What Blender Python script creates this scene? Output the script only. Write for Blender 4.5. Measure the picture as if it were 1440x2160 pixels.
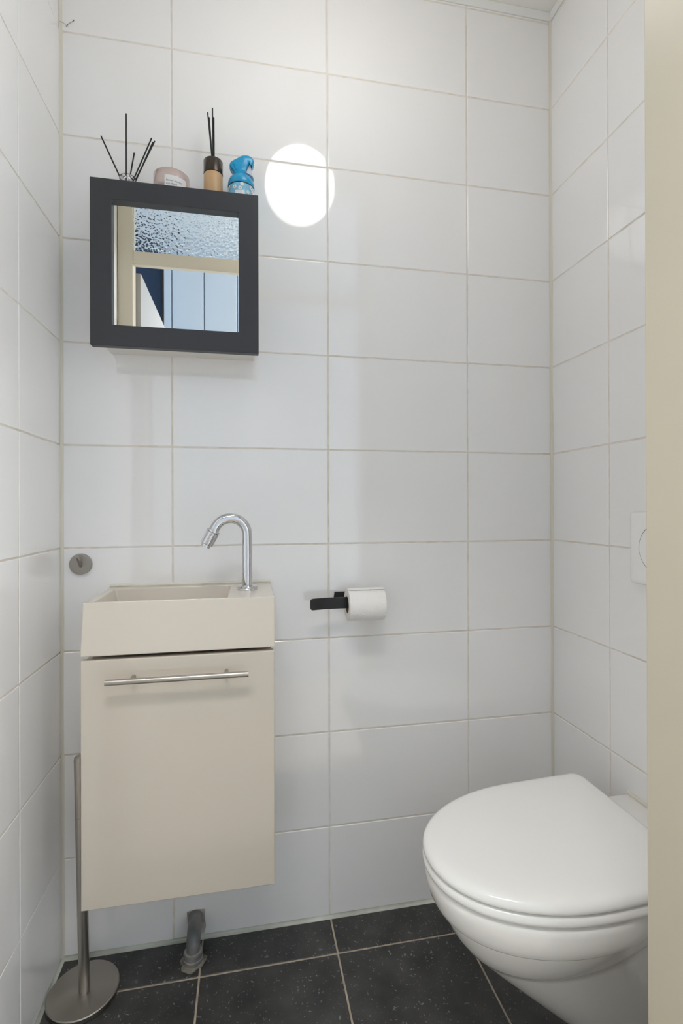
import bpy, bmesh, math, random
from mathutils import Vector, Matrix
random.seed(7)
for o in list(bpy.data.objects):
    bpy.data.objects.remove(o, do_unlink=True)
scene = bpy.context.scene
COL = scene.collection
R = math.radians

# ------------------------------------------------------------------ camera
yaw, pitch, roll, FPX = 0.1889, 0.0011, -0.0032, 1054.95
fw = Vector((math.sin(yaw) * math.cos(pitch), math.cos(yaw) * math.cos(pitch), math.sin(pitch)))
rt = Vector((math.cos(yaw), -math.sin(yaw), 0)); up = rt.cross(fw)
r2 = rt * math.cos(roll) + up * math.sin(roll); u2 = up * math.cos(roll) - rt * math.sin(roll)
cam_d = bpy.data.cameras.new('camera'); cam = bpy.data.objects.new('camera', cam_d); COL.objects.link(cam)
cam.matrix_world = Matrix(((r2.x, u2.x, -fw.x, 0.4415), (r2.y, u2.y, -fw.y, -1.3223), (r2.z, u2.z, -fw.z, 1.0938), (0, 0, 0, 1)))
cam_d.sensor_fit = 'VERTICAL'; cam_d.sensor_height = 36.0; cam_d.sensor_width = 24.0
cam_d.lens = FPX / 2160 * 36.0
cam_d.shift_y = -9.2 / 2160
cam_d.clip_start = 0.02
scene.camera = cam

# ------------------------------------------------------------------ world, daylight, exposure
w = bpy.data.worlds.new('world'); scene.world = w; w.use_nodes = True
w.node_tree.nodes['Background'].inputs[0].default_value = (0.45, 0.68, 1.0, 1)
w.node_tree.nodes['Background'].inputs[1].default_value = 1.0
al = bpy.data.lights.new('hall_window_daylight', 'AREA'); al.shape = 'RECTANGLE'
al.size, al.size_y, al.energy, al.color = 1.3, 0.9, 8.0, (0.40, 0.68, 1.0)
alo = bpy.data.objects.new('hall_window_daylight', al); COL.objects.link(alo)
alo.location = (-1.36, -1.38, 1.75); alo.rotation_euler = (0, R(-90), 0)
al2 = bpy.data.lights.new('hall_end_fill', 'AREA'); al2.shape = 'RECTANGLE'  # fill light added at the hall's right end; no door is built there
al2.size, al2.size_y, al2.energy, al2.color = 2.0, 0.85, 39.0, (1.0, 0.985, 0.97)
alo2 = bpy.data.objects.new('hall_end_fill', al2); COL.objects.link(alo2)
alo2.location = (2.16, -1.38, 1.2); alo2.rotation_euler = (0, R(90), 0)
cy_ = scene.cycles
cy_.max_bounces = 8; cy_.diffuse_bounces = 6; cy_.glossy_bounces = 4; cy_.transmission_bounces = 6
cy_.use_adaptive_sampling = True; cy_.adaptive_threshold = 0.1; cy_.adaptive_min_samples = 16
LAMP_STRENGTH = 4.2
LAMP_COLOR = (1.0, 0.975, 0.945)
vs = scene.view_settings
vs.view_transform = 'Standard'; vs.look = 'None'; vs.gamma = 1.0; vs.use_curve_mapping = False
vs.exposure = 0.20

# ------------------------------------------------------------------ materials
def mat(name, col, rough=0.5, metal=0.0, spec=0.5, trans=0.0, ior=1.5, emit=None, estr=0.0, coat=0.0):
    m = bpy.data.materials.new(name); m.use_nodes = True
    b = m.node_tree.nodes['Principled BSDF']
    b.inputs['Base Color'].default_value = (*col, 1)
    b.inputs['Roughness'].default_value = rough
    b.inputs['Metallic'].default_value = metal
    b.inputs['Specular IOR Level'].default_value = spec
    b.inputs['Transmission Weight'].default_value = trans
    b.inputs['IOR'].default_value = ior
    b.inputs['Coat Weight'].default_value = coat
    if emit:
        b.inputs['Emission Color'].default_value = (*emit, 1); b.inputs['Emission Strength'].default_value = estr
    return m
def bsdf(m): return m.node_tree.nodes['Principled BSDF']
def noise_bump(m, scale, strength, dist=0.001, detail=2.0, stretch=None, coords='Object'):
    nt = m.node_tree; n = nt.nodes; l = nt.links
    tc = n.new('ShaderNodeTexCoord'); nz = n.new('ShaderNodeTexNoise'); bp = n.new('ShaderNodeBump')
    nz.inputs['Scale'].default_value = scale; nz.inputs['Detail'].default_value = detail
    bp.inputs['Strength'].default_value = strength; bp.inputs['Distance'].default_value = dist
    src = tc.outputs[coords]
    if stretch:
        mp = n.new('ShaderNodeMapping'); mp.inputs['Scale'].default_value = stretch
        l.new(src, mp.inputs['Vector']); src = mp.outputs['Vector']
    l.new(src, nz.inputs['Vector']); l.new(nz.outputs['Fac'], bp.inputs['Height']); l.new(bp.outputs['Normal'], bsdf(m).inputs['Normal'])
    return nz
def noise_color(m, scale, c1, c2, lo=0.35, hi=0.65, detail=4.0, stretch=None):
    nt = m.node_tree; n = nt.nodes; l = nt.links
    tc = n.new('ShaderNodeTexCoord'); nz = n.new('ShaderNodeTexNoise'); cr = n.new('ShaderNodeValToRGB')
    nz.inputs['Scale'].default_value = scale; nz.inputs['Detail'].default_value = detail
    cr.color_ramp.elements[0].position = lo; cr.color_ramp.elements[0].color = (*c1, 1)
    cr.color_ramp.elements[1].position = hi; cr.color_ramp.elements[1].color = (*c2, 1)
    src = tc.outputs['Object']
    if stretch:
        mp = n.new('ShaderNodeMapping'); mp.inputs['Scale'].default_value = stretch
        l.new(src, mp.inputs['Vector']); src = mp.outputs['Vector']
    l.new(src, nz.inputs['Vector']); l.new(nz.outputs['Fac'], cr.inputs['Fac']); l.new(cr.outputs['Color'], bsdf(m).inputs['Base Color'])
    return cr

M = {}
M['tile'] = mat('white_glazed_tile', (0.895, 0.888, 0.882), 0.05, ior=1.85); noise_bump(M['tile'], 14, 0.09, 0.0006, 1.0)
M['grout'] = mat('beige_grout', (0.62, 0.57, 0.49), 0.9); noise_color(M['grout'], 30, (0.70, 0.64, 0.55), (0.80, 0.76, 0.69))
M['silicone'] = mat('cream_silicone', (0.74, 0.71, 0.62), 0.35)
M['silicone_grey'] = mat('grey_green_silicone', (0.48, 0.49, 0.43), 0.25); noise_color(M['silicone_grey'], 9, (0.40, 0.41, 0.35), (0.62, 0.64, 0.58))
M['floorgrout'] = mat('tan_floor_grout', (0.42, 0.35, 0.27), 0.9); noise_color(M['floorgrout'], 40, (0.36, 0.30, 0.23), (0.48, 0.41, 0.32))
M['plaster'] = mat('white_ceiling_paint', (0.90, 0.885, 0.85), 0.8)
M['trimwhite'] = mat('white_trim_paint', (0.86, 0.86, 0.84), 0.4)
M['hallwhite'] = mat('white_hall_paint', (0.82, 0.82, 0.81), 0.7)
M['hallgrey'] = mat('warm_grey_hall_paint', (0.33, 0.32, 0.30), 0.7)
M['navy'] = mat('navy_paint', (0.012, 0.03, 0.07), 0.5)
M['cream_paint'] = mat('cream_gloss_paint', (0.63, 0.575, 0.455), 0.35); noise_bump(M['cream_paint'], 60, 0.08, 0.0004, 2, (1, 1, 0.15))
M['leafwhite'] = mat('grey_white_door_paint', (0.42, 0.415, 0.40), 0.35)
M['panel'] = mat('pale_panel_paint', (0.62, 0.69, 0.76), 0.4)
M['dark'] = mat('dark_gap', (0.02, 0.018, 0.016), 0.8)
M['hallfloor'] = mat('pale_hall_floor', (0.55, 0.48, 0.4), 0.45); noise_color(M['hallfloor'], 6, (0.50, 0.43, 0.34), (0.60, 0.54, 0.45), stretch=(1, 14, 1))
M['cream'] = mat('cream_gloss_lacquer', (0.595, 0.54, 0.46), 0.12, coat=0.3)
M['basin'] = mat('cream_basin_composite', (0.67, 0.615, 0.535), 0.16)
M['chrome'] = mat('polished_chrome', (0.66, 0.67, 0.69), 0.05, 1.0)
M['steel'] = mat('brushed_steel', (0.48, 0.45, 0.41), 0.34, 1.0); noise_bump(M['steel'], 60, 0.12, 0.0003, 2, (1, 1, 25))
M['steel_disc'] = mat('brushed_steel_disc', (0.40, 0.37, 0.33), 0.36, 1.0); noise_bump(M['steel_disc'], 40, 0.08, 0.0003, 2, (1, 18, 1))
bsdf(M['steel_disc']).inputs['Anisotropic'].default_value = 0.6
M['black'] = mat('matt_black_metal', (0.012, 0.012, 0.013), 0.42)
M['frame'] = mat('charcoal_painted_wood', (0.036, 0.037, 0.042), 0.42); noise_bump(M['frame'], 90, 0.06, 0.0003, 2, (0.2, 1, 1))
M['mirror'] = mat('mirror_silver', (0.93, 0.94, 0.93), 0.0, 1.0)
M['cabwhite'] = mat('white_cabinet_foil', (0.78, 0.75, 0.70), 0.4)
M['ceramic'] = mat('white_ceramic', (0.86, 0.845, 0.81), 0.09, coat=0.4)
M['seat'] = mat('white_seat_plastic', (0.90, 0.89, 0.865), 0.17)
M['plate'] = mat('white_plate_plastic', (0.92, 0.915, 0.90), 0.25)
M['paper'] = mat('white_tissue', (0.86, 0.84, 0.81), 0.95)
M['card'] = mat('brown_cardboard', (0.26, 0.17, 0.09), 0.9)
M['pvc'] = mat('grey_pvc', (0.17, 0.175, 0.18), 0.35); noise_color(M['pvc'], 26, (0.13, 0.135, 0.14), (0.26, 0.25, 0.23), 0.4, 0.75)
M['mortar'] = mat('grey_brown_mortar', (0.20, 0.18, 0.15), 0.9); noise_color(M['mortar'], 60, (0.14, 0.125, 0.10), (0.27, 0.25, 0.21))
M['smear'] = mat('beige_filler', (0.40, 0.37, 0.32), 0.7); noise_color(M['smear'], 40, (0.32, 0.29, 0.24), (0.47, 0.45, 0.40))
M['opal'] = mat('lit_opal_glass', (0.9, 0.9, 0.88), 0.2, emit=LAMP_COLOR, estr=LAMP_STRENGTH)
M['reed'] = mat('black_reed', (0.008, 0.008, 0.009), 0.6)
M['clearglass'] = mat('clear_glass', (0.95, 0.96, 0.97), 0.02, trans=1.0)
M['blackcap'] = mat('dark_bronze_cap', (0.055, 0.042, 0.032), 0.22, 0.5); noise_bump(M['blackcap'], 150, 0.1, 0.0002, 1, (1, 1, 0.05))
M['amber'] = mat('frosted_tan_bottle', (0.56, 0.36, 0.19), 0.4)
M['pinkglass'] = mat('pink_smoked_glass', (0.86, 0.71, 0.66), 0.05, trans=0.6)
M['wax'] = mat('pale_pink_wax', (0.80, 0.64, 0.56), 0.6)
M['label'] = mat('white_paper_label', (0.78, 0.78, 0.77), 0.7)
M['ink'] = mat('grey_ink', (0.10, 0.10, 0.10), 0.8)
M['blue'] = mat('bright_blue_plastic', (0.008, 0.33, 0.62), 0.22)
M['canblue'] = mat('light_blue_can_print', (0.17, 0.47, 0.66), 0.22, coat=0.5)
M['petal'] = mat('white_flower_print', (0.78, 0.78, 0.80), 0.3)
M['midblue'] = mat('blue_leaf_print', (0.03, 0.33, 0.58), 0.3)
M['flowerheart'] = mat('brown_flower_heart', (0.12, 0.06, 0.03), 0.4)
M['trigger'] = mat('white_grey_trigger', (0.62, 0.64, 0.68), 0.35)
M['dust'] = mat('grey_dust', (0.18, 0.17, 0.16), 1.0)
M['tglass'] = mat('hammered_window_glass', (0.78, 0.83, 0.86), 0.05, trans=1.0)

def hammered(m):
    nt = m.node_tree; n = nt.nodes; l = nt.links
    tc = n.new('ShaderNodeTexCoord'); v = n.new('ShaderNodeTexVoronoi'); bp = n.new('ShaderNodeBump')
    v.feature = 'SMOOTH_F1'; v.inputs['Scale'].default_value = 105; v.inputs['Smoothness'].default_value = 0.45
    bp.inputs['Strength'].default_value = 0.9; bp.inputs['Distance'].default_value = 0.0035
    l.new(tc.outputs['Object'], v.inputs['Vector']); l.new(v.outputs['Distance'], bp.inputs['Height']); l.new(bp.outputs['Normal'], bsdf(m).inputs['Normal'])
hammered(M['tglass'])

def floor_tile_mat():
    m = mat('charcoal_speckled_stone', (0.03, 0.03, 0.03), 0.42)
    nt = m.node_tree; n = nt.nodes; l = nt.links
    tc = n.new('ShaderNodeTexCoord'); geo = n.new('ShaderNodeNewGeometry')
    nz = n.new('ShaderNodeTexNoise'); nz.inputs['Scale'].default_value = 14; nz.inputs['Detail'].default_value = 8
    cr = n.new('ShaderNodeValToRGB')
    cr.color_ramp.elements[0].position = 0.3; cr.color_ramp.elements[0].color = (0.022, 0.022, 0.0215, 1)
    cr.color_ramp.elements[1].position = 0.75; cr.color_ramp.elements[1].color = (0.060, 0.058, 0.055, 1)
    l.new(geo.outputs['Position'], nz.inputs['Vector']); l.new(nz.outputs['Fac'], cr.inputs['Fac'])
    # pale mineral specks of several sizes
    def specks(scale, thr, keep, warp):
        wz = n.new('ShaderNodeTexNoise'); wz.inputs['Scale'].default_value = scale * 0.9
        l.new(geo.outputs['Position'], wz.inputs['Vector'])
        mx = n.new('ShaderNodeVectorMath'); mx.operation = 'MULTIPLY_ADD'; mx.inputs[1].default_value = (warp, warp, 0)
        l.new(wz.outputs['Color'], mx.inputs[0]); l.new(geo.outputs['Position'], mx.inputs[2])
        v = n.new('ShaderNodeTexVoronoi'); v.voronoi_dimensions = '2D'; v.inputs['Scale'].default_value = scale
        l.new(mx.outputs[0], v.inputs['Vector'])
        a = n.new('ShaderNodeMath'); a.operation = 'LESS_THAN'; a.inputs[1].default_value = thr
        l.new(v.outputs['Distance'], a.inputs[0])
        sx = n.new('ShaderNodeSeparateColor'); l.new(v.outputs['Color'], sx.inputs[0])
        b = n.new('ShaderNodeMath'); b.operation = 'LESS_THAN'; b.inputs[1].default_value = keep
        l.new(sx.outputs[0], b.inputs[0])
        c = n.new('ShaderNodeMath'); c.operation = 'MULTIPLY'; l.new(a.outputs[0], c.inputs[0]); l.new(b.outputs[0], c.inputs[1])
        d = n.new('ShaderNodeMath'); d.operation = 'MULTIPLY'; l.new(c.outputs[0], d.inputs[0]); l.new(sx.outputs[1], d.inputs[1])
        return d
    s1 = specks(60, 0.14, 0.20, 0.03); s2 = specks(150, 0.18, 0.25, 0.012)
    ad = n.new('ShaderNodeMath'); ad.operation = 'ADD'; ad.use_clamp = True
    l.new(s1.outputs[0], ad.inputs[0]); l.new(s2.outputs[0], ad.inputs[1])
    ml = n.new('ShaderNodeMath'); ml.operation = 'MULTIPLY'; ml.inputs[1].default_value = 0.6; l.new(ad.outputs[0], ml.inputs[0])
    mix = n.new('ShaderNodeMix'); mix.data_type = 'RGBA'
    l.new(ml.outputs[0], mix.inputs['Factor']); l.new(cr.outputs['Color'], mix.inputs[6]); mix.inputs[7].default_value = (0.30, 0.32, 0.33, 1)
    l.new(mix.outputs[2], bsdf(m).inputs['Base Color'])
    bp = n.new('ShaderNodeBump'); bp.inputs['Strength'].default_value = 0.15; bp.inputs['Distance'].default_value = 0.001
    l.new(nz.outputs['Fac'], bp.inputs['Height']); l.new(bp.outputs['Normal'], bsdf(m).inputs['Normal'])
    return m
M['floortile'] = floor_tile_mat()

# ------------------------------------------------------------------ helpers
def mesh_obj(name, bm, material, parent=None, smooth=None, bevel=None, bseg=2):
    me = bpy.data.meshes.new(name)
    bmesh.ops.recalc_face_normals(bm, faces=bm.faces[:])
    bm.to_mesh(me); bm.free()
    if smooth is not None:
        for p in me.polygons: p.use_smooth = True
        me.set_sharp_from_angle(angle=R(smooth))
    o = bpy.data.objects.new(name, me); COL.objects.link(o)
    if material: me.materials.append(M[material])
    if parent: o.parent = parent
    if bevel:
        md = o.modifiers.new('bevel', 'BEVEL'); md.width = bevel; md.segments = bseg; md.limit_method = 'ANGLE'; md.angle_limit = R(35)
    return o
def thing(name, label, cat, loc=(0, 0, 0), group=None):
    o = bpy.data.objects.new(name, None); COL.objects.link(o); o.location = loc; o.empty_display_size = 0.03
    o['label'] = label; o['category'] = cat
    if group: o['group'] = group
    return o
def tag(o, label, cat, group=None):
    o['label'] = label; o['category'] = cat
    if group: o['group'] = group
    return o
def struct(o, label):
    o['kind'] = 'structure'; o['label'] = label; return o
def rel(o):
    """keep world placement of meshes built in world coordinates when the thing's Empty is not at the origin"""
    p = o.parent
    loc = Vector((0, 0, 0))
    while p:
        loc += p.location; p = p.parent
    o.location = o.location - loc
    return o
def bx(bm, x0, x1, y0, y1, z0, z1):
    vs_ = [bm.verts.new((x, y, z)) for z in (z0, z1) for (x, y) in ((x0, y0), (x1, y0), (x1, y1), (x0, y1))]
    for f in ((0, 3, 2, 1), (4, 5, 6, 7), (0, 1, 5, 4), (1, 2, 6, 5), (2, 3, 7, 6), (3, 0, 4, 7)):
        bm.faces.new([vs_[i] for i in f])
    return vs_
def box(name, x0, x1, y0, y1, z0, z1, material, parent=None, bevel=None, bseg=2):
    bm = bmesh.new(); bx(bm, x0, x1, y0, y1, z0, z1)
    return mesh_obj(name, bm, material, parent, bevel=bevel, bseg=bseg)
def loft(bm, rings, cap0=True, cap1=True, closed=True):
    vr = [[bm.verts.new(p) for p in r] for r in rings]
    n = len(vr[0])
    for a, b in zip(vr, vr[1:]):
        for i in range(n if closed else n - 1):
            j = (i + 1) % n
            bm.faces.new((a[i], a[j], b[j], b[i]))
    if cap0: bm.faces.new(list(reversed(vr[0])))
    if cap1: bm.faces.new(vr[-1])
    return vr
def lathe(bm, prof, seg=32, center=(0, 0, 0), axis='z', cap0=True, cap1=True):
    """prof: list of (radius, height)"""
    rings = []
    for r, h in prof:
        ring = []
        for k in range(seg):
            a = 2 * math.pi * k / seg
            c, s = r * math.cos(a), r * math.sin(a)
            p = {'z': (c, s, h), 'x': (h, c, s), 'y': (s, h, c)}[axis]
            ring.append((center[0] + p[0], center[1] + p[1], center[2] + p[2]))
        rings.append(ring)
    return loft(bm, rings, cap0, cap1)
def tube(bm, pts, rad, seg=16, caps=True):
    pts = [Vector(p) for p in pts]
    rads = rad if isinstance(rad, (list, tuple)) else [rad] * len(pts)
    t0 = (pts[1] - pts[0]).normalized()
    nrm = t0.orthogonal().normalized()
    rings = []
    for i, p in enumerate(pts):
        t = (pts[min(i + 1, len(pts) - 1)] - pts[max(i - 1, 0)]).normalized()
        nrm = (nrm - t * nrm.dot(t)).normalized(); b = t.cross(nrm)
        rings.append([p + (nrm * math.cos(2 * math.pi * k / seg) + b * math.sin(2 * math.pi * k / seg)) * rads[i] for k in range(seg)])
    return loft(bm, rings, caps, caps)

# ------------------------------------------------------------------ the toilet room shell
XR, YF, ZC = 1.322, -0.78, 2.54          # right wall, front (door) wall, ceiling
G = 0.0033                               # joint width
ROW0, ROWH = 0.2423, 0.252
wall_back = struct(box('wall_back', -0.06, XR + 0.06, 0.0012, 0.06, -0.01, ZC + 0.02, 'grout'), 'white tiled back wall with beige grout joints')
wall_left = struct(box('wall_left', -0.06, -0.0012, YF - 0.03, 0.06, -0.01, ZC + 0.02, 'grout'), 'white tiled left side wall')
wall_right = struct(box('wall_right', XR + 0.0012, XR + 0.06, YF - 0.03, 0.06, -0.01, ZC + 0.02, 'grout'), 'white tiled right side wall behind the toilet')
floor = struct(box('floor', -0.06, XR + 0.06, YF - 0.07, 0.06, -0.06, -0.0014, 'floorgrout'), 'charcoal stone tile floor with tan grout')
ceiling = struct(box('ceiling', -0.06, XR + 0.06, YF - 0.07, 0.06, ZC, ZC + 0.06, 'plaster'), 'plain off-white ceiling')

tile_cache = {}
def tile_mesh(w_, h_, t=0.006, b=0.0022, kind='tile'):
    key = (round(w_, 4), round(h_, 4), kind)
    if key in tile_cache: return tile_cache[key]
    bm = bmesh.new(); rings = []
    for ins, z in ((0, -t), (0, -0.7 * b), (0.18 * b, -0.3 * b), (0.5 * b, -0.08 * b), (b, 0)):
        a, c = w_ / 2 - ins, h_ / 2 - ins
        rings.append([(-a, -c, z), (a, -c, z), (a, c, z), (-a, c, z)])
    loft(bm, rings)
    me = bpy.data.meshes.new('glazed_tile' if kind == 'tile' else 'stone_tile')
    bmesh.ops.recalc_face_normals(bm, faces=bm.faces[:]); bm.to_mesh(me); bm.free()
    me.materials.append(M['tile'] if kind == 'tile' else M['floortile'])
    tile_cache[key] = me
    return me
AX = {'back': ((1, 0, 0), (0, 0, 1), (0, -1, 0)), 'left': ((0, 1, 0), (0, 0, 1), (1, 0, 0)),
      'right': ((0, -1, 0), (0, 0, 1), (-1, 0, 0)), 'front': ((-1, 0, 0), (0, 0, 1), (0, 1, 0)), 'floor': ((1, 0, 0), (0, 1, 0), (0, 0, 1))}
def put_tile(parent, side, c, w_, h_, kind='tile', tilt=0.0018):
    me = tile_mesh(w_, h_, kind=kind)
    o = bpy.data.objects.new('wall_tile' if kind == 'tile' else 'floor_tile', me); COL.objects.link(o); o.parent = parent
    X, Y, Z = [Vector(v) for v in AX[side]]
    m = Matrix(((X.x, Y.x, Z.x, c[0]), (X.y, Y.y, Z.y, c[1]), (X.z, Y.z, Z.z, c[2]), (0, 0, 0, 1)))
    m = m @ Matrix.Rotation(random.uniform(-tilt, tilt), 4, 'X') @ Matrix.Rotation(random.uniform(-tilt, tilt), 4, 'Y')
    o.matrix_basis = m
    return o
rows = [0.004] + [ROW0 + k * ROWH for k in range(10)] + [ZC - 0.004]
def tile_wall(parent, side, edges, fixed):
    for z0, z1 in zip(rows, rows[1:]):
        if z1 - z0 < 0.015: continue
        for a, b in zip(edges, edges[1:]):
            lo, hi = min(a, b), max(a, b)
            cu, cz = (lo + hi) / 2, (z0 + z1) / 2
            c = {'back': (cu, 0, cz), 'front': (cu, fixed, cz)}.get(side, (fixed, cu, cz))
            put_tile(parent, side, c, hi - lo - G, z1 - z0 - G)
tile_wall(wall_back, 'back', [0.002, 0.2595, 0.6591, 1.0587, XR - 0.002], 0)
tile_wall(wall_left, 'left', [-0.002, -0.2283, -0.628, YF], 0)
tile_wall(wall_right, 'right', [-0.002, -0.2332, -0.633, YF], XR)
fx = [0.0019 + 0.3294 * k for k in range(5)]
fy = [0.0, -0.1109, -0.4403, -0.7697]
FG = 0.0042
for y0, y1 in zip(fy, fy[1:]):
    for x0, x1 in zip(fx, fx[1:]):
        put_tile(floor, 'floor', ((x0 + x1) / 2, (y0 + y1) / 2, 0), x1 - x0 - FG, abs(y1 - y0) - FG, 'stone', 0.0004)

def prism(name, pts, axis, a, b, material, parent=None):
    """extrude a 2D polygon: axis 'z' pts=(x,y); axis 'x' pts=(y,z); axis 'y' pts=(x,z)"""
    bm = bmesh.new()
    f = {'z': lambda p, t: (p[0], p[1], t), 'x': lambda p, t: (t, p[0], p[1]), 'y': lambda p, t: (p[0], t, p[1])}[axis]
    loft(bm, [[f(p, a) for p in pts], [f(p, b) for p in pts]])
    return mesh_obj(name, bm, material, parent)
def fillet(cx, cy, sx, sy, r):
    """concave bead between two walls meeting at (cx, cy); sx, sy point into the room"""
    pts = [(cx, cy)]
    for k in range(5):
        a = math.pi / 2 * k / 4
        pts.append((cx + sx * (r - r * math.sin(a)) , cy + sy * (r - r * math.cos(a))))
    return pts
r = 0.007
struct(prism('trim_1', fillet(0, 0, 1, -1, r), 'z', 0, ZC, 'silicone'), 'cream silicone bead in the left back corner')
struct(prism('trim_2', fillet(XR, 0, -1, -1, r), 'z', 0, ZC, 'silicone'), 'cream silicone bead in the right back corner')
struct(prism('trim_3', fillet(0, 0, -1, 1, 0.008), 'x', 0, XR, 'silicone_grey'), 'grey silicone bead along foot of back wall')
struct(prism('trim_4', fillet(0, 0, 1, 1, 0.008), 'y', YF, 0, 'silicone_grey'), 'grey silicone bead along foot of left wall')
struct(prism('trim_5', fillet(XR, 0, -1, 1, 0.008), 'y', YF, 0, 'silicone_grey'), 'grey silicone bead along foot of right wall')
struct(box('trim_6', 0, XR, -0.005, 0, ZC - 0.025, ZC, 'trimwhite', bevel=0.002), 'narrow white strip under ceiling on back wall')
struct(box('trim_7', XR - 0.005, XR, YF, -0.005, ZC - 0.025, ZC, 'trimwhite', bevel=0.002), 'narrow white strip under ceiling on right wall')
struct(box('trim_8', 0, 0.005, YF, -0.005, ZC - 0.025, ZC, 'trimwhite', bevel=0.002), 'narrow white strip under ceiling on left wall')

# front wall with the door opening, its cream frame, transom glass and the leaf opened outwards
wall_front = struct(box('wall_front', 0.985, XR + 0.06, YF - 0.07, YF - 0.0012, -0.01, ZC, 'grout'), 'front wall beside the door opening')
for z0, z1 in zip(rows, rows[1:]):
    if z1 - z0 > 0.015:
        put_tile(wall_front, 'front', ((0.988 + XR) / 2, YF, (z0 + z1) / 2), XR - 0.988 - G, z1 - z0 - G)
door = bpy.data.objects.new('door_1', None); COL.objects.link(door); struct(door, 'cream door frame with hammered glass transom and a white leaf opened outwards')
FY0, FYS, FY1 = YF - 0.085, YF - 0.045, YF + 0.004
box('frame_post', 0.001, 0.0515, FYS, FY1, 0.0, ZC - 0.001, 'cream_paint', door, 0.002)
box('frame_post', 0.9353, 0.988, FY0, FY1, 0.0, ZC - 0.001, 'cream_paint', door, 0.002)
box('frame_head', 0.0515, 0.9353, FY0, FY1, ZC - 0.06, ZC - 0.001, 'cream_paint', door, 0.002)
box('transom_rail', 0.0515, 0.9353, YF - 0.020, FY1 - 0.002, 1.960, 2.008, 'cream_paint', door, 0.002)
box('transom_glass', 0.0515, 0.9353, YF - 0.016, YF - 0.012, 2.006, ZC - 0.058, 'tglass', door)
leaf = box('door_leaf', 0.029, 0.068, YF - 0.90, YF - 0.05, 0.012, 1.953, 'leafwhite', door, 0.002)

# the hallway outside, seen in the mirror
HY, HX0, HX1, HZ = -1.93, -1.3, 2.1, 2.62
struct(box('wall_hall_back', HX0, HX1, HY - 0.06, HY, -0.01, HZ, 'hallwhite'), 'white hallway wall opposite the toilet door')
bm = bmesh.new()
bx(bm, HX1, HX1 + 0.03, HY - 0.06, HY + 0.1, -0.01, HZ); bx(bm, HX1, HX1 + 0.03, YF - 0.19, YF - 0.07, -0.01, HZ); bx(bm, HX1, HX1 + 0.03, HY + 0.1, YF - 0.19, 2.22, HZ); bx(bm, HX1, HX1 + 0.03, HY + 0.1, YF - 0.19, -0.01, 0.18)
struct(mesh_obj('wall_hall_right', bm, 'hallwhite'), 'white end wall of the hallway around the opening for the added fill light')
struct(box('floor_hall', HX0 - 0.1, HX1 + 0.06, HY - 0.06, YF - 0.07, -0.07, -0.002, 'hallfloor'), 'pale wooden floor of the hallway')
struct(box('ceiling_hall', HX0 - 0.1, HX1 + 0.06, HY - 0.06, YF - 0.07, HZ, HZ + 0.06, 'hallwhite'), 'white ceiling of the hallway')
struct(box('wall_hall_left', HX0, -0.06, YF - 0.09, YF - 0.03, -0.01, HZ, 'hallwhite'), 'hallway wall left of the toilet door')
struct(box('wall_hall_front', 0.99, HX1, YF - 0.09, YF - 0.071, -0.01, HZ, 'hallgrey'), 'hallway wall right of the toilet door')
struct(box('wall_hall_lintel', -0.06, 0.99, YF - 0.09, YF - 0.07, ZC, HZ, 'hallwhite'), 'hallway wall above the toilet door')
win = bpy.data.objects.new('window_1', None); COL.objects.link(win); struct(win, 'white framed daylight window at the end of the hallway')
bm = bmesh.new()
bx(bm, HX0 - 0.06, HX0, HY - 0.06, YF - 0.03, -0.01, 1.1); bx(bm, HX0 - 0.06, HX0, HY - 0.06, YF - 0.03, 2.4, HZ)
bx(bm, HX0 - 0.06, HX0, HY - 0.06, HY + 0.1, 1.1, 2.4); bx(bm, HX0 - 0.06, HX0, YF - 0.13, YF - 0.03, 1.1, 2.4)
struct(mesh_obj('wall_hall_window', bm, 'hallwhite'), 'hallway end wall around the window')
for z in (1.1, 2.36): box('window_frame', HX0 - 0.05, HX0 + 0.01, HY + 0.1, YF - 0.13, z, z + 0.04, 'trimwhite', win)
for y in (HY + 0.1, YF - 0.17): box('window_frame', HX0 - 0.05, HX0 + 0.01, y, y + 0.04, 1.14, 2.36, 'trimwhite', win)
# hall cupboard: pale boarded doors
cup = thing('hall_cupboard', 'pale tongue-and-groove boarded cupboard front seen in the mirror', 'cupboard', (0.45, HY + 0.03, 0))
rel(box('carcass', -0.02, 1.5, HY + 0.001, HY + 0.012, 0.0, HZ - 0.002, 'panel', cup))
edges = [-0.02, 0.028, 0.2075, 0.3955, 0.585, 0.775, 0.965, 1.155, 1.345, 1.5]
for a, b in zip(edges, edges[1:]):
    rel(box('board', a + 0.003, b - 0.003, HY + 0.012, HY + 0.03, 0.0, HZ - 0.002, 'panel', cup, 0.004))
rel(box('edge_strip', -0.028, -0.021, HY + 0.001, HY + 0.034, 0.0, HZ - 0.002, 'dark', cup))
nd = thing('hall_curtain_panel', 'dark navy panel beside the boarded cupboard, seen in the mirror', 'panel', (-0.25, HY + 0.01, 0))
rel(box('panel_sheet', -0.62, -0.03, HY + 0.001, HY + 0.02, 0.0, HZ - 0.002, 'navy', nd, 0.002))
rel(box('panel_edge', -0.66, -0.621, HY + 0.001, HY + 0.026, 0.0, HZ - 0.002, 'trimwhite', nd, 0.002))

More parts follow.
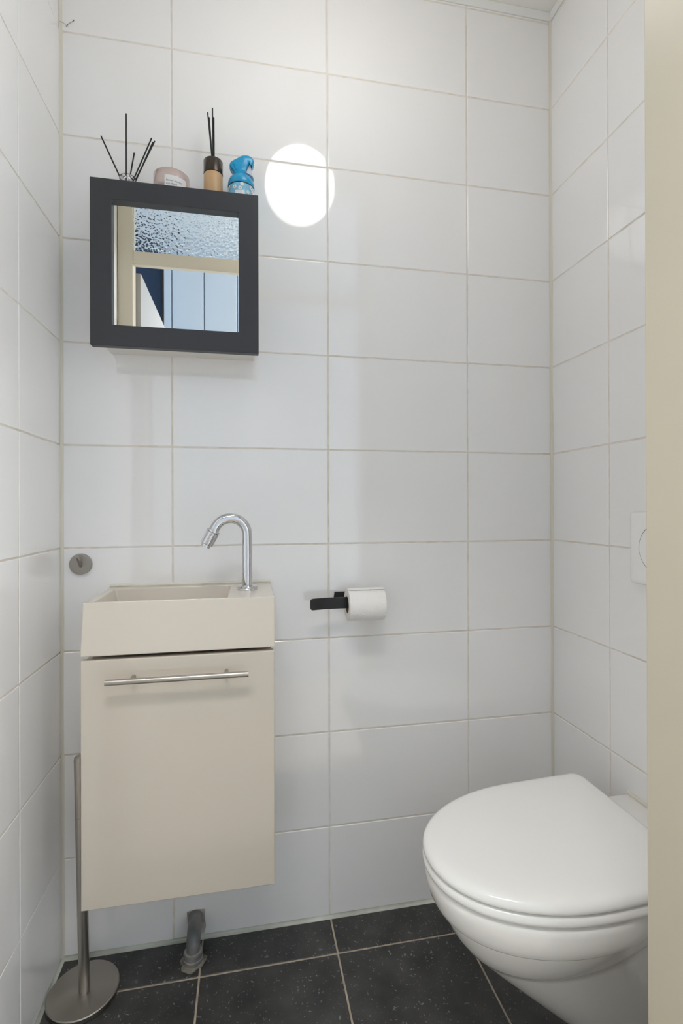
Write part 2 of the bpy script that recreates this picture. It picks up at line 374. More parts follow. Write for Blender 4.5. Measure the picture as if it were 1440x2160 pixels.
# ceiling spots added in the hallway to fill the lid and lower walls
for k, sx_ in enumerate((0.14, 0.52)):
    dl = thing('hall_fill_light', ('round ceiling fill light added in the hallway nearer the door hinge', 'round ceiling fill light added in the hallway farther from the door hinge')[k], 'ceiling light', (sx_, -1.35, HZ), 'added hallway fill lights')
    bm = bmesh.new(); lathe(bm, [(0.17, HZ - 0.0005), (0.17, HZ - 0.012), (0.165, HZ - 0.015), (0.158, HZ - 0.012)], 32, (sx_, -1.35, 0))
    rel(mesh_obj('bezel', bm, 'trimwhite', dl, 40))
    sl = bpy.data.lights.new('hall_fill_spot', 'SPOT'); sl.energy = 38; sl.spot_size = R(94); sl.spot_blend = 0.5; sl.shadow_soft_size = 0.16; sl.color = (1.0, 0.97, 0.93)
    so = bpy.data.objects.new('hall_fill_spot', sl); COL.objects.link(so); so.parent = dl; so.location = (0, 0, -0.03)

# ------------------------------------------------------------------ ceiling lamp: opal globe
LX, LY, LZ, LR = 0.632, -0.44, 2.229, 0.123
lamp = thing('ceiling_lamp', 'round opal glass globe lamp hanging under the ceiling, reflected in the tiles', 'lamp', (LX, LY, ZC))
bm = bmesh.new(); lathe(bm, [(0.055, ZC - 0.001), (0.055, ZC - 0.03), (0.045, ZC - 0.04), (0.018, ZC - 0.045), (0.018, LZ + 0.16), (0.045, LZ + 0.15), (0.05, LZ + 0.105)], 32, (LX, LY, 0))
rel(mesh_obj('lamp_fitting', bm, 'trimwhite', lamp, 40))
bm = bmesh.new(); bmesh.ops.create_uvsphere(bm, u_segments=64, v_segments=32, radius=LR, matrix=Matrix.Translation((LX, LY, LZ)))
rel(mesh_obj('globe', bm, 'opal', lamp, 180))

# ------------------------------------------------------------------ vanity cabinet and basin
van = thing('vanity_cabinet', 'cream gloss wall-hung vanity cabinet with a long steel bar handle', 'cabinet', (0.305, -0.1, 0.272))
rel(box('carcass', 0.113, 0.497, -0.2, -0.001, 0.274, 0.779, 'cream', van))
dr = box('cabinet_door', 0.109, 0.5015, -0.22, -0.2015, 0.272, 0.783, 'cream', van, 0.0022, 3); rel(dr)
bm = bmesh.new(); tube(bm, [(0.1635, -0.2505, 0.7455), (0.4462, -0.2505, 0.7455)], 0.006, 24)
hb = rel(mesh_obj('bar_handle', bm, 'steel', dr, 40)); hb['label'] = 'long brushed steel bar handle'
for x in (0.2122, 0.3997):
    bm = bmesh.new(); tube(bm, [(x, -0.219, 0.7455), (x, -0.2475, 0.7455)], 0.0042, 16)
    rel(mesh_obj('handle_post', bm, 'steel', dr, 40))

bas = thing('washbasin', 'small cream rectangular washbasin with a shallow bowl above the vanity cabinet', 'washbasin', (0.305, -0.11, 0.79))
bm = bmesh.new()
o0 = [(0.108, -0.2195, 0.7905), (0.503, -0.2195, 0.7905), (0.503, -0.001, 0.7905), (0.108, -0.001, 0.7905)]
o1 = [(0.1135, -0.2195, 0.901), (0.5035, -0.2195, 0.901), (0.5035, -0.001, 0.901), (0.1135, -0.001, 0.901)]
i1 = [(0.131, -0.209, 0.901), (0.402, -0.209, 0.901), (0.402, -0.034, 0.901), (0.131, -0.034, 0.901)]
i2 = [(0.150, -0.196, 0.832), (0.394, -0.196, 0.832), (0.394, -0.044, 0.832), (0.150, -0.044, 0.832)]
loft(bm, [o0, o1, i1, i2])
bo = rel(mesh_obj('basin_body', bm, 'basin', bas, bevel=0.003, bseg=3))
bm = bmesh.new(); lathe(bm, [(0.021, 0.8322), (0.021, 0.835), (0.017, 0.8362), (0.010, 0.8345)], 24, (0.272, -0.12, 0))
rel(mesh_obj('drain_cap', bm, 'chrome', bas, 40))
bm = bmesh.new()
pts = [(0.112 + 0.392 * k / 14, -0.0005 - 0.0035 * random.random(), 0.9035 + 0.001 * math.sin(k * 1.7)) for k in range(15)]
tube(bm, pts, [0.0038 + 0.0008 * random.random() for _ in pts], 8)
rel(mesh_obj('silicone_bead', bm, 'silicone', bas, 60))

# ------------------------------------------------------------------ tap
TX, TY, TZ = 0.4442, -0.11, 0.901
tap = thing('tap', 'chrome swan-neck cold tap on the right of the basin', 'tap', (TX, TY, TZ))
bm = bmesh.new(); lathe(bm, [(0.0243, 0), (0.0243, 0.003), (0.0236, 0.0042), (0.0243, 0.0052), (0.0243, 0.008), (0.023, 0.0095), (0.012, 0.0098)], 48)
mesh_obj('base_flange', bm, 'chrome', tap, 30)
Rr, tr = 0.0385, 0.0121
zc = 0.1695 - Rr + 0.0005
pts = [(0, 0, 0.009), (0, 0, 0.05), (0, 0, 0.09)]
pts += [(-Rr + Rr * math.cos(a), -0.10 * (Rr - Rr * math.cos(a)), zc + Rr * math.sin(a)) for a in [R(156) * k / 24 for k in range(25)]]
_d = (Vector(pts[-1]) - Vector(pts[-2])).normalized(); pts.append(tuple(Vector(pts[-1]) + _d * 0.004)); pts.append(tuple(Vector(pts[-1]) + _d * 0.005))
bm = bmesh.new(); tube(bm, pts, tr, 28); mesh_obj('spout_tube', bm, 'chrome', tap, 60)
e, e0 = Vector(pts[-1]), Vector(pts[-2]); d = (e - e0).normalized()
def along(prof):
    bm = bmesh.new(); nrm = d.orthogonal().normalized(); b = d.cross(nrm); rings = []
    for rr_, h in prof:
        c = e + d * h; rings.append([c + (nrm * math.cos(2 * math.pi * k / 48) + b * math.sin(2 * math.pi * k / 48)) * (rr_(k) if callable(rr_) else rr_) for k in range(48)])
    loft(bm, rings); return bm
mesh_obj('nozzle_collar', along([(0.0118, -0.004), (0.0156, -0.003), (0.0159, 0.0), (0.0150, 0.002)]), 'chrome', tap, 35)
flute = lambda k: 0.0154 if k % 8 not in (0, 1) else 0.0138
mesh_obj('nozzle_grip', along([(0.0125, 0.001), (flute, 0.003), (flute, 0.032), (0.0125, 0.034)]), 'chrome', tap, 35)
mesh_obj('aerator', along([(0.0115, 0.031), (0.0115, 0.0395), (0.009, 0.040), (0.0085, 0.036)]), 'chrome', tap, 35)

# ------------------------------------------------------------------ mirror cabinet
FX0, FX1, FZ0, FZ1 = 0.1018, 0.4725, 1.460, 1.8348
mc = thing('mirror_cabinet', 'square mirror cabinet with wide charcoal frame and white carcass on back wall', 'mirror cabinet', (0.287, -0.06, 1.46))
rel(box('carcass', 0.1149, 0.4640, -0.097, -0.0008, 1.478, 1.817, 'cabwhite', mc, 0.001))
rel(box('door_backing', 0.108, 0.4665, -0.1045, -0.097, 1.4685, 1.8165, 'cabwhite', mc, 0.001))
bm = bmesh.new()
ox = [(FX0, FZ0), (FX1, FZ0), (FX1, FZ1), (FX0, FZ1)]
ix = [(0.1473, 0.0), (0.4264, 0.0)]
inn = [(0.1473, 1.5075), (0.4264, 1.5075), (0.4264, 1.7893), (0.1473, 1.7893)]
P = lambda l_, y: [(x, y, z) for x, z in l_]
vr = loft(bm, [P(inn, -0.1045), P(ox, -0.1045), P(ox, -0.125), P(inn, -0.125)], False, False)
for i in range(4):
    j = (i + 1) % 4; bm.faces.new((vr[3][i], vr[3][j], vr[0][j], vr[0][i]))
fr = rel(mesh_obj('frame', bm, 'frame', mc, bevel=0.0018, bseg=3)); fr['label'] = 'wide charcoal painted wooden frame'
mg = rel(box('mirror_glass', 0.1465, 0.4272, -0.1120, -0.1046, 1.5065, 1.7903, 'mirror', mc)); mg['label'] = 'silvered mirror pane reflecting the door frame'
TOPZ = 1.817

# ------------------------------------------------------------------ things on the cabinet
def reed(parent, a, b, rad=0.0016, flat=1.0):
    bm = bmesh.new(); tube(bm, [a, b], rad, 8); return rel(mesh_obj('reed', bm, 'reed', parent, 60))
rd = thing('reed_diffuser', 'clear glass reed diffuser with spread black sticks on the left of the cabinet', 'diffuser', (0.168, -0.06, TOPZ))
gx, gy = 0.168, -0.06
bm = bmesh.new(); lathe(bm, [(0.026, TOPZ + 0.0004), (0.030, TOPZ + 0.004), (0.030, TOPZ + 0.030), (0.026, TOPZ + 0.040), (0.014, TOPZ + 0.046), (0.014, TOPZ + 0.056), (0.0185, TOPZ + 0.058), (0.0185, TOPZ + 0.063), (0.016, TOPZ + 0.065), (0.0115, TOPZ + 0.064), (0.0105, TOPZ + 0.046), (0.022, TOPZ + 0.038), (0.027, TOPZ + 0.030), (0.027, TOPZ + 0.006)], 40, (gx, gy, 0))
rel(mesh_obj('bottle', bm, 'clearglass', rd, 50))
for bx_, by_, bz_, tx_, ty_, tz_ in ((0.176, -0.062, 1.825, 0.1091, -0.06, 1.9724), (0.166, -0.066, 1.825, 0.1649, -0.06, 2.0331), (0.163, -0.058, 1.825, 0.1807, -0.05, 1.949),
                         (0.162, -0.065, 1.825, 0.2225, -0.062, 1.981), (0.165, -0.060, 1.825, 0.2245, -0.055, 1.977), (0.160, -0.055, 1.825, 0.2301, -0.066, 1.9725)):
    reed(rd, (bx_, by_, bz_), (tx_, ty_, tz_), 0.0017)

cx, cy = 0.2678, -0.06
can = thing('scented_candle', 'pink glass candle jar with a white label on the cabinet', 'candle', (cx, cy, TOPZ))
bm = bmesh.new(); RC, HC = 0.0418, 0.0755
lathe(bm, [(0.034, TOPZ + 0.0004), (0.039, TOPZ + 0.004), (0.041, TOPZ + 0.015), (RC, TOPZ + 0.05), (RC - 0.0003, TOPZ + HC - 0.001), (RC - 0.0015, TOPZ + HC), (RC - 0.0028, TOPZ + HC - 0.001), (RC - 0.003, TOPZ + 0.05), (0.0375, TOPZ + 0.012), (0.034, TOPZ + 0.008)], 56, (cx, cy, 0))
rel(mesh_obj('glass_jar', bm, 'pinkglass', can, 60))
bm = bmesh.new(); lathe(bm, [(0.033, TOPZ + 0.0085), (0.0370, TOPZ + 0.013), (0.0380, TOPZ + 0.042), (0.030, TOPZ + 0.0425)], 40, (cx, cy, 0))
rel(mesh_obj('wax', bm, 'wax', can, 40))
bm = bmesh.new(); tube(bm, [(cx, cy, TOPZ + 0.042), (cx + 0.001, cy, TOPZ + 0.052)], 0.0008, 6); rel(mesh_obj('wick', bm, 'reed', can))
def cyl_patch(bm, cx, cy, rad, a0, a1, z0, z1, n=16, th=0.0003):
    rings = []
    for k in range(n + 1):
        a = a0 + (a1 - a0) * k / n; c, s = math.sin(a), -math.cos(a)
        rings.append([(cx + c * rad, cy + s * rad, z0), (cx + c * (rad + th), cy + s * (rad + th), z0), (cx + c * (rad + th), cy + s * (rad + th), z1), (cx + c * rad, cy + s * rad, z1)])
    loft(bm, rings)
bm = bmesh.new(); cyl_patch(bm, cx, cy, RC + 0.0001, R(-14), R(58), TOPZ + 0.016, TOPZ + 0.0565)
lab = rel(mesh_obj('paper_label', bm, 'label', can, 40))
def bent_text(body, size, a0, z, rad, parent, cx, cy):
    cu = bpy.data.curves.new('print', 'FONT'); cu.body = body; cu.size = size; cu.align_x = 'LEFT'
    to = bpy.data.objects.new('print', cu); COL.objects.link(to)
    dg = bpy.context.evaluated_depsgraph_get()
    me = bpy.data.meshes.new_from_object(to.evaluated_get(dg)); bpy.data.objects.remove(to, do_unlink=True)
    for v in me.vertices:
        a = a0 + v.co.x / rad; zz = z + v.co.y
        v.co = (cx + math.sin(a) * rad, cy - math.cos(a) * rad, zz)
    me.materials.clear(); me.materials.append(M['ink'])
    o = bpy.data.objects.new('printed_lettering', me); COL.objects.link(o); o.parent = parent; rel(o); return o
bent_text('flower market', 0.0064, R(-9), TOPZ + 0.0420, RC + 0.0006, lab, cx, cy)
bent_text('soy blend', 0.0064, R(-9), TOPZ + 0.0345, RC + 0.0006, lab, cx, cy)

bx0, by0 = 0.3655, -0.06
d2 = thing('reed_diffuser', 'tan bottle reed diffuser with dark cap and bundled black sticks', 'diffuser', (bx0, by0, TOPZ))
bm = bmesh.new(); lathe(bm, [(0.021, TOPZ + 0.0004), (0.0228, TOPZ + 0.003), (0.0228, TOPZ + 0.091), (0.0218, TOPZ + 0.093)], 40, (bx0, by0, 0))
rel(mesh_obj('bottle', bm, 'amber', d2, 40))
bm = bmesh.new(); lathe(bm, [(0.0222, TOPZ + 0.0932), (0.0232, TOPZ + 0.094), (0.0232, TOPZ + 0.125), (0.0222, TOPZ + 0.1265), (0.009, TOPZ + 0.1265), (0.009, TOPZ + 0.11)], 40, (bx0, by0, 0))
rel(mesh_obj('cap', bm, 'blackcap', d2, 40))
for a, b in (((0.3675, -0.062, 1.90), (0.3528, -0.062, 2.0615)), ((0.3665, -0.056, 1.90), (0.3562, -0.060, 2.052)), ((0.3655, -0.064, 1.90), (0.3641, -0.06, 2.0755)), ((0.368, -0.060, 1.90), (0.3672, -0.058, 2.055))):
    reed(d2, a, b, 0.0016)

# air freshener spray
sx0, sy0 = 0.4325, -0.06
sp = thing('air_freshener', 'blue air freshener spray with a floral can and trigger head', 'spray can', (sx0, sy0, TOPZ))
bm = bmesh.new(); lathe(bm, [(0.030, TOPZ + 0.0004), (0.0322, TOPZ + 0.003), (0.0322, TOPZ + 0.0645), (0.0315, TOPZ + 0.0655)], 48, (sx0, sy0, 0))
cano = rel(mesh_obj('can', bm, 'canblue', sp, 40))
bm = bmesh.new(); lathe(bm, [(0.0316, TOPZ + 0.0655), (0.0324, TOPZ + 0.0662), (0.0324, TOPZ + 0.0675), (0.0316, TOPZ + 0.068)], 48, (sx0, sy0, 0))
rel(mesh_obj('seam_ring', bm, 'black', sp, 30))
bm = bmesh.new(); lathe(bm, [(0.0318, TOPZ + 0.068), (0.0326, TOPZ + 0.070), (0.0318, TOPZ + 0.079), (0.0285, TOPZ + 0.088), (0.022, TOPZ + 0.095), (0.0155, TOPZ + 0.0995), (0.0138, TOPZ + 0.104)], 48, (sx0, sy0, 0))
rel(mesh_obj('collar', bm, 'blue', sp, 60))
head = [(0.4043, 1.9361), (0.4062, 1.9410), (0.41, 1.9445), (0.4244, 1.954), (0.4352, 1.9609), (0.446, 1.963), (0.4525, 1.9622), (0.4568, 1.9604), (0.4610, 1.9575), (0.4634, 1.9538), (0.4645, 1.9505), (0.4641, 1.9473), (0.4618, 1.9425), (0.4593, 1.9386), (0.4546, 1.9476), (0.4515, 1.942), (0.4488, 1.9358), (0.4460, 1.930), (0.4444, 1.9242), (0.4450, 1.914), (0.4172, 1.911), (0.4155, 1.917), (0.4128, 1.9228), (0.4095, 1.926), (0.4060, 1.931)]
bm = bmesh.new(); hr = []
ccx = sum(p[0] for p in head) / len(head); ccz = sum(p[1] for p in head) / len(head)
for s, y in ((0.80, -0.0145), (0.92, -0.0135), (0.98, -0.0105), (1.0, -0.006), (1.0, 0.006), (0.98, 0.0105), (0.92, 0.0135), (0.80, 0.0145)):
    hr.append([(ccx + (x - ccx) * s, sy0 + y, ccz + (z - ccz) * s) for x, z in head])
loft(bm, hr); hd = rel(mesh_obj('spray_head', bm, 'blue', sp, 50))
gp = [(0.4115, 1.938), (0.4235, 1.947), (0.4225, 1.917), (0.4180, 1.921)]
bm = bmesh.new(); loft(bm, [[(x, sy0 - 0.0120, z) for x, z in gp], [(ccx + (x - ccx) * 0.93, sy0 - 0.0158, ccz + (z - ccz) * 0.93) for x, z in gp]])
rel(mesh_obj('grip_pad', bm, 'blue', hd, bevel=0.0006))
for k in range(4):
    z = 1.9345 - k * 0.0040; x = 0.4140 + k * 0.0014
    bm = bmesh.new(); tube(bm, [(x, sy0 - 0.0158, z), (x + 0.005, sy0 - 0.0158, z + 0.001)], 0.0007, 6); rel(mesh_obj('grip_rib', bm, 'blue', hd))
tg = [(0.4546, 1.9464), (0.4565, 1.936), (0.4600, 1.922), (0.4632, 1.9080), (0.4600, 1.9148), (0.4530, 1.9195), (0.4446, 1.9225), (0.4475, 1.932), (0.4510, 1.940)]
bm = bmesh.new(); loft(bm, [[(x, sy0 - 0.007, z) for x, z in tg], [(x, sy0 + 0.007, z) for x, z in tg]])
rel(mesh_obj('trigger', bm, 'trigger', sp, bevel=0.0006))
def flower(ang, z, size, parent, petal='petal', heart=True):
    rad = 0.03235
    def disc(da, dz, r_, mat_, nm, lift):
        bm = bmesh.new(); vsl = []
        for k in range(14):
            t = 2 * math.pi * k / 14; a = ang + (da + r_ * math.cos(t)) / rad; zz = z + dz + r_ * math.sin(t)
            vsl.append(bm.verts.new((sx0 + math.sin(a) * (rad + lift), sy0 - math.cos(a) * (rad + lift), zz)))
        bm.faces.new(vsl); rel(mesh_obj(nm, bm, mat_, parent))
    for k in range(5):
        t = 2 * math.pi * k / 5 + ang * 3; disc(size * 0.55 * math.cos(t), size * 0.55 * math.sin(t), size * 0.42, petal, 'flower_petal', 0.0002 + 0.00003 * k)
    if heart: disc(0, 0, size * 0.2, 'flowerheart', 'flower_heart', 0.0005)
for a, z, s in ((-28, 0.0548, 0.0052), (4, 0.0610, 0.0050), (-4, 0.0515, 0.0052), (48, 0.0590, 0.0060), (58, 0.0500, 0.0056), (-62, 0.0600, 0.005), (30, 0.045, 0.005)):
    flower(R(a), TOPZ + z, s, cano)
bm = bmesh.new(); cyl_patch(bm, sx0, sy0, 0.0323, R(-26), R(14), TOPZ + 0.02, TOPZ + 0.046, 12, 0.0002); rel(mesh_obj('can_label', bm, 'petal', cano, 40))

# ------------------------------------------------------------------ robe hook
hk = thing('wall_hook', 'round brushed steel wall hook with a short peg left of basin', 'hook', (0.0465, 0, 0.957))
bm = bmesh.new(); lathe(bm, [(0.0255, -0.0003), (0.0255, -0.0060), (0.0250, -0.0072), (0.0235, -0.0075), (0.006, -0.0065)], 56, (0.0455, 0, 0.9592), 'y')
rel(mesh_obj('hook_plate', bm, 'steel_disc', hk, 30))
bm = bmesh.new(); tube(bm, [(0.0464, -0.006, 0.9545), (0.0440, -0.0305, 0.9800)], 0.0040, 20)
rel(mesh_obj('hook_peg', bm, 'steel', hk, 40))

# ------------------------------------------------------------------ paper holder and roll
ph = thing('paper_holder', 'matt black flat-bar toilet paper holder on back wall', 'paper holder', (0.70, -0.03, 0.85))
def strip(bm, path, z0, z1, th, round_ends=0.0):
    """flat bar standing on edge: path in plan, extruded between z0 and z1"""
    pts = [Vector((x, y, 0)) for x, y in path]; n = len(pts); rings = []
    for i, p in enumerate(pts):
        t = (pts[min(i + 1, n - 1)] - pts[max(i - 1, 0)]).normalized(); nn = Vector((-t.y, t.x, 0))
        d0 = (p - pts[0]).length if round_ends else 1
        f = 1.0
        if round_ends and d0 < round_ends:
            f = 0.55 + 0.45 * math.sqrt(max(0, 1 - (1 - d0 / round_ends) ** 2))
        zm, zh = (z0 + z1) / 2, (z1 - z0) / 2 * f
        a, b = p + nn * th / 2, p - nn * th / 2
        rings.append([(a.x, a.y, zm - zh), (b.x, b.y, zm - zh), (b.x, b.y, zm + zh), (a.x, a.y, zm + zh)])
    loft(bm, rings)
path = [(0.6000, -0.0700), (0.6005, -0.0699), (0.6015, -0.0698), (0.603, -0.0696), (0.606, -0.069), (0.618, -0.066), (0.630, -0.0627), (0.637, -0.0612), (0.645, -0.060), (0.70, -0.0595), (0.77, -0.0595), (0.788, -0.0595), (0.7945, -0.0582), (0.7975, -0.054), (0.7985, -0.046), (0.7985, -0.012), (0.7985, -0.005)]
bm = bmesh.new(); strip(bm, path, 0.8365, 0.8655, 0.003, 0.007)
rel(mesh_obj('roll_bar', bm, 'black', ph, 40))
bm = bmesh.new()
pp = [(0.6695, 0.8400), (0.6740, 0.8700), (0.8010, 0.8700), (0.8010, 0.8400)]
loft(bm, [[(x, -0.0005, z) for x, z in pp], [(x, -0.0045, z) for x, z in pp]])
rel(mesh_obj('wall_plate', bm, 'black', ph, bevel=0.001))
RX0, RX1, RY, RZ, RR = 0.6965, 0.7915, -0.0598, 0.8452, 0.0415
pr = thing('toilet_roll', 'white toilet paper roll on the black holder', 'toilet roll', (0.745, RY, RZ - RR))
bm = bmesh.new()
prof = [(0.0218, RX0), (RR - 0.001, RX0), (RR, RX0 + 0.001), (RR, RX1 - 0.001), (RR - 0.001, RX1), (0.0218, RX1)]
vr = lathe(bm, prof, 64, (0, RY, RZ), 'x', False, False)
for i in range(64):
    j = (i + 1) % 64; bm.faces.new((vr[-1][i], vr[-1][j], vr[0][j], vr[0][i]))
po = rel(mesh_obj('paper', bm, 'paper', pr, 40))
bm = bmesh.new(); prof = [(0.0208, RX0 + 0.0004), (0.0216, RX0 + 0.0004), (0.0216, RX1 - 0.0004), (0.0208, RX1 - 0.0004)]
vr = lathe(bm, prof, 48, (0, RY, RZ), 'x', False, False)
for i in range(48):
    j = (i + 1) % 48; bm.faces.new((vr[-1][i], vr[-1][j], vr[0][j], vr[0][i]))
rel(mesh_obj('cardboard_core', bm, 'card', pr, 40))
bm = bmesh.new(); rings = []
for k in range(24):
    a = R(66) + R(165) * k / 23                       # from just in front of the top, over it and down the back
    lift = 0.0016 * max(0.0, 1 - k / 3)
    ra, rb = RR + 0.0002 + lift, RR + 0.0009 + lift
    x0, x1 = RX0 + 0.001, RX1 + 0.0012
    f = lambda rad, x: (x, RY - rad * math.cos(a), RZ + rad * math.sin(a))
    rings.append([f(ra, x0), f(rb, x0), f(rb, x1), f(ra, x1)])
loft(bm, rings); rel(mesh_obj('loose_sheet', bm, 'paper', pr, 40))
def emboss(m):
    nt = m.node_tree; n = nt.nodes; l = nt.links
    tc = n.new('ShaderNodeTexCoord'); v = n.new('ShaderNodeTexVoronoi'); v.inputs['Scale'].default_value = 38
    wv = n.new('ShaderNodeMath'); wv.operation = 'SINE'; ml = n.new('ShaderNodeMath'); ml.operation = 'MULTIPLY'; ml.inputs[1].default_value = 22
    bp = n.new('ShaderNodeBump'); bp.inputs['Strength'].default_value = 0.25; bp.inputs['Distance'].default_value = 0.0008
    l.new(tc.outputs['Object'], v.inputs['Vector']); l.new(v.outputs['Distance'], ml.inputs[0]); l.new(ml.outputs[0], wv.inputs[0])
    l.new(wv.outputs[0], bp.inputs['Height']); l.new(bp.outputs['Normal'], bsdf(m).inputs['Normal'])
emboss(M['paper'])

# ------------------------------------------------------------------ spare-roll stand
st = thing('spare_roll_stand', 'brushed steel pole stand on a round foot beside the vanity', 'roll stand', (0.079, -0.104, 0))
bm = bmesh.new(); lathe(bm, [(0.0735, 0.0006), (0.0745, 0.002), (0.0745, 0.0105), (0.0728, 0.0125), (0.03, 0.0128), (0.012, 0.0129)], 72, (0.079, -0.104, 0))
rel(mesh_obj('foot_disc', bm, 'steel_disc', st, 30))
pb, pt_ = Vector((0.0818, -0.1068, 0.0125)), Vector((0.0715, -0.103, 0.538))
ax_ = (pt_ - pb)
bm = bmesh.new(); tube(bm, [pb, pb + ax_ * 0.74], 0.0115, 28); rel(mesh_obj('pole_lower', bm, 'steel', st, 40))
bm = bmesh.new(); tube(bm, [pb + ax_ * 0.7415, pb + ax_ * 0.985, pb + ax_ * 0.995, pt_], [0.0115, 0.0115, 0.0105, 0.007], 28); rel(mesh_obj('pole_upper', bm, 'steel', st, 40))

# ------------------------------------------------------------------ drain pipe
dp = thing('drain_pipe', 'grey plastic drain elbow from wall to floor under the vanity', 'pipe', (0.3135, -0.05, 0))
px_, pz_, py_ = 0.3135, 0.056, -0.066
pts = [(px_, 0.0, pz_), (px_, -0.024, pz_)]
for k in range(9):
    a = math.pi / 2 * k / 8; rr_ = 0.033
    pts.append((px_, py_ + rr_ - rr_ * math.sin(a), pz_ - rr_ + rr_ * math.cos(a)))
pts.append((px_, py_, 0.0))
bm = bmesh.new(); tube(bm, pts, 0.0165, 24); rel(mesh_obj('elbow', bm, 'pvc', dp, 60))
bm = bmesh.new(); lathe(bm, [(0.0168, -0.002), (0.0182, -0.003), (0.0182, -0.020), (0.0168, -0.022)], 32, (px_, 0, pz_), 'y'); rel(mesh_obj('wall_socket', bm, 'pvc', dp, 40))
bm = bmesh.new(); lathe(bm, [(0.0228, 0.0005), (0.0228, 0.010), (0.0205, 0.0115), (0.0205, 0.013), (0.0225, 0.0145), (0.0225, 0.024), (0.0195, 0.026)], 32, (px_, py_, 0)); rel(mesh_obj('floor_socket', bm, 'pvc', dp, 40))
for rr_, z_ in ((0.0215, 0.0122), (0.0190, 0.0262)):
    bm = bmesh.new(); lathe(bm, [(rr_, z_ - 0.0011), (rr_ + 0.0013, z_ - 0.0004), (rr_ + 0.0013, z_ + 0.0006), (rr_, z_ + 0.0012)], 32, (px_, py_, 0)); rel(mesh_obj('sealant_ring', bm, 'smear', dp, 60))
bm = bmesh.new(); rings = []
for rad, h in ((1.0, 0.0002), (1.0, 0.0016), (0.78, 0.0042)):
    ring = []
    for k in range(28):
        a = 2 * math.pi * k / 28; q = 0.0290 * rad * (1 + 0.10 * math.sin(3 * a + 1) + 0.07 * math.sin(7 * a))
        ring.append((px_ - 0.001 + q * 1.03 * math.cos(a), py_ - 0.002 + q * math.sin(a), h))
    rings.append(ring)
loft(bm, rings); rel(mesh_obj('mortar_ring', bm, 'mortar', dp, 60))
bm = bmesh.new()
sm = [(0.2925, 0.010), (0.2945, 0.030), (0.2925, 0.055), (0.2915, 0.070), (0.312, 0.0735), (0.3365, 0.0715), (0.3355, 0.05), (0.3385, 0.028), (0.334, 0.010)]
loft(bm, [[(x, 0.0, z) for x, z in sm], [(x, -0.0014, z) for x, z in sm]]); rel(mesh_obj('filler_patch', bm, 'smear', dp))

# ------------------------------------------------------------------ wall-hung toilet
CY = -0.402
toi = thing('toilet', 'white wall-hung toilet with closed lid by the right wall', 'toilet', (1.05, CY, 0.05))
def skew(x): return -0.055 * max(0.0, 1.246 - x)
def dshape(xf, xc, xr, hw, hr, p=2.1, rc=0.0, nf=44, ns=10):
    """plan outline: rounded front at xf, widest hw at xc, narrowing to hr at the back xr"""
    half = []
    for k in range(nf + 1):
        t = math.pi / 2 * k / nf
        half.append((xc - (xc - xf) * math.cos(t) ** (2 / p), hw * math.sin(t) ** (2 / p)))
    for k in range(1, ns + 1):
        s = k / ns; ss = s * s * (3 - 2 * s)
        half.append((xc + (xr - rc - xc) * s, hw + (hr - hw) * ss))
    if rc > 0:
        for k in range(1, 7):
            a = math.pi / 2 * k / 6; half.append((xr - rc + rc * math.sin(a), hr - rc + rc * math.cos(a)))
    else:
        for k in range(1, 7): half.append((xr, hr - 0.0005 * k))
    out = [(x, CY + y + skew(x)) for x, y in half] + [(x, CY - y + skew(x)) for x, y in reversed(half[1:])]
    return out
def inset_ring(xf, xc, xr, hw, hr, ins, z, p=2.1, rc=0.02, crown=None):
    o = dshape(xf + ins, xc, xr - ins, hw - ins, hr - ins, p, max(0.004, rc - ins * 0.3))
    return [(x, y, z) for x, y in o]
LID = dict(xf=0.775, xc=1.06, xr=1.2465, hw=0.1845, hr=0.1860)
bm = bmesh.new()
loft(bm, [inset_ring(**LID, ins=i, z=z, rc=0.026) for i, z in ((0.010, 0.4262), (0.003, 0.4268), (0.0, 0.4300), (0.0003, 0.4345), (0.002, 0.4390), (0.0055, 0.4425), (0.0105, 0.4450), (0.018, 0.4466), (0.04, 0.4475), (0.10, 0.4482))])
lid = rel(mesh_obj('lid', bm, 'seat', toi, 60))
bm = bmesh.new()
SEAT = dict(xf=0.7745, xc=1.06, xr=1.244, hw=0.1855, hr=0.1855)
loft(bm, [inset_ring(**SEAT, ins=i, z=z, rc=0.026) for i, z in ((0.012, 0.4062), (0.004, 0.4066), (0.0005, 0.4095), (0.0, 0.4140), (0.0008, 0.4195), (0.004, 0.4232), (0.010, 0.4240))])
rel(mesh_obj('seat_ring', bm, 'seat', toi, 60))
for dy in (-0.075, 0.075):
    bm = bmesh.new(); tube(bm, [(1.2375, CY + dy - 0.02, 0.4165), (1.2375, CY + dy + 0.02, 0.4165)], 0.0085, 16)
    rel(mesh_obj('hinge', bm, 'seat', toi, 40))
def bring(xf, hw, z, xc=1.04, hr=0.112, p=2.1, tilt=0.0, zr=None):
    o = dshape(xf, xc, XR - 0.0015, hw, hr, p, 0.0)
    res = []
    for x, y in o:
        zz = z + tilt * max(0.0, x - xf)
        res.append((x, y, zz))
    return res
bm = bmesh.new()
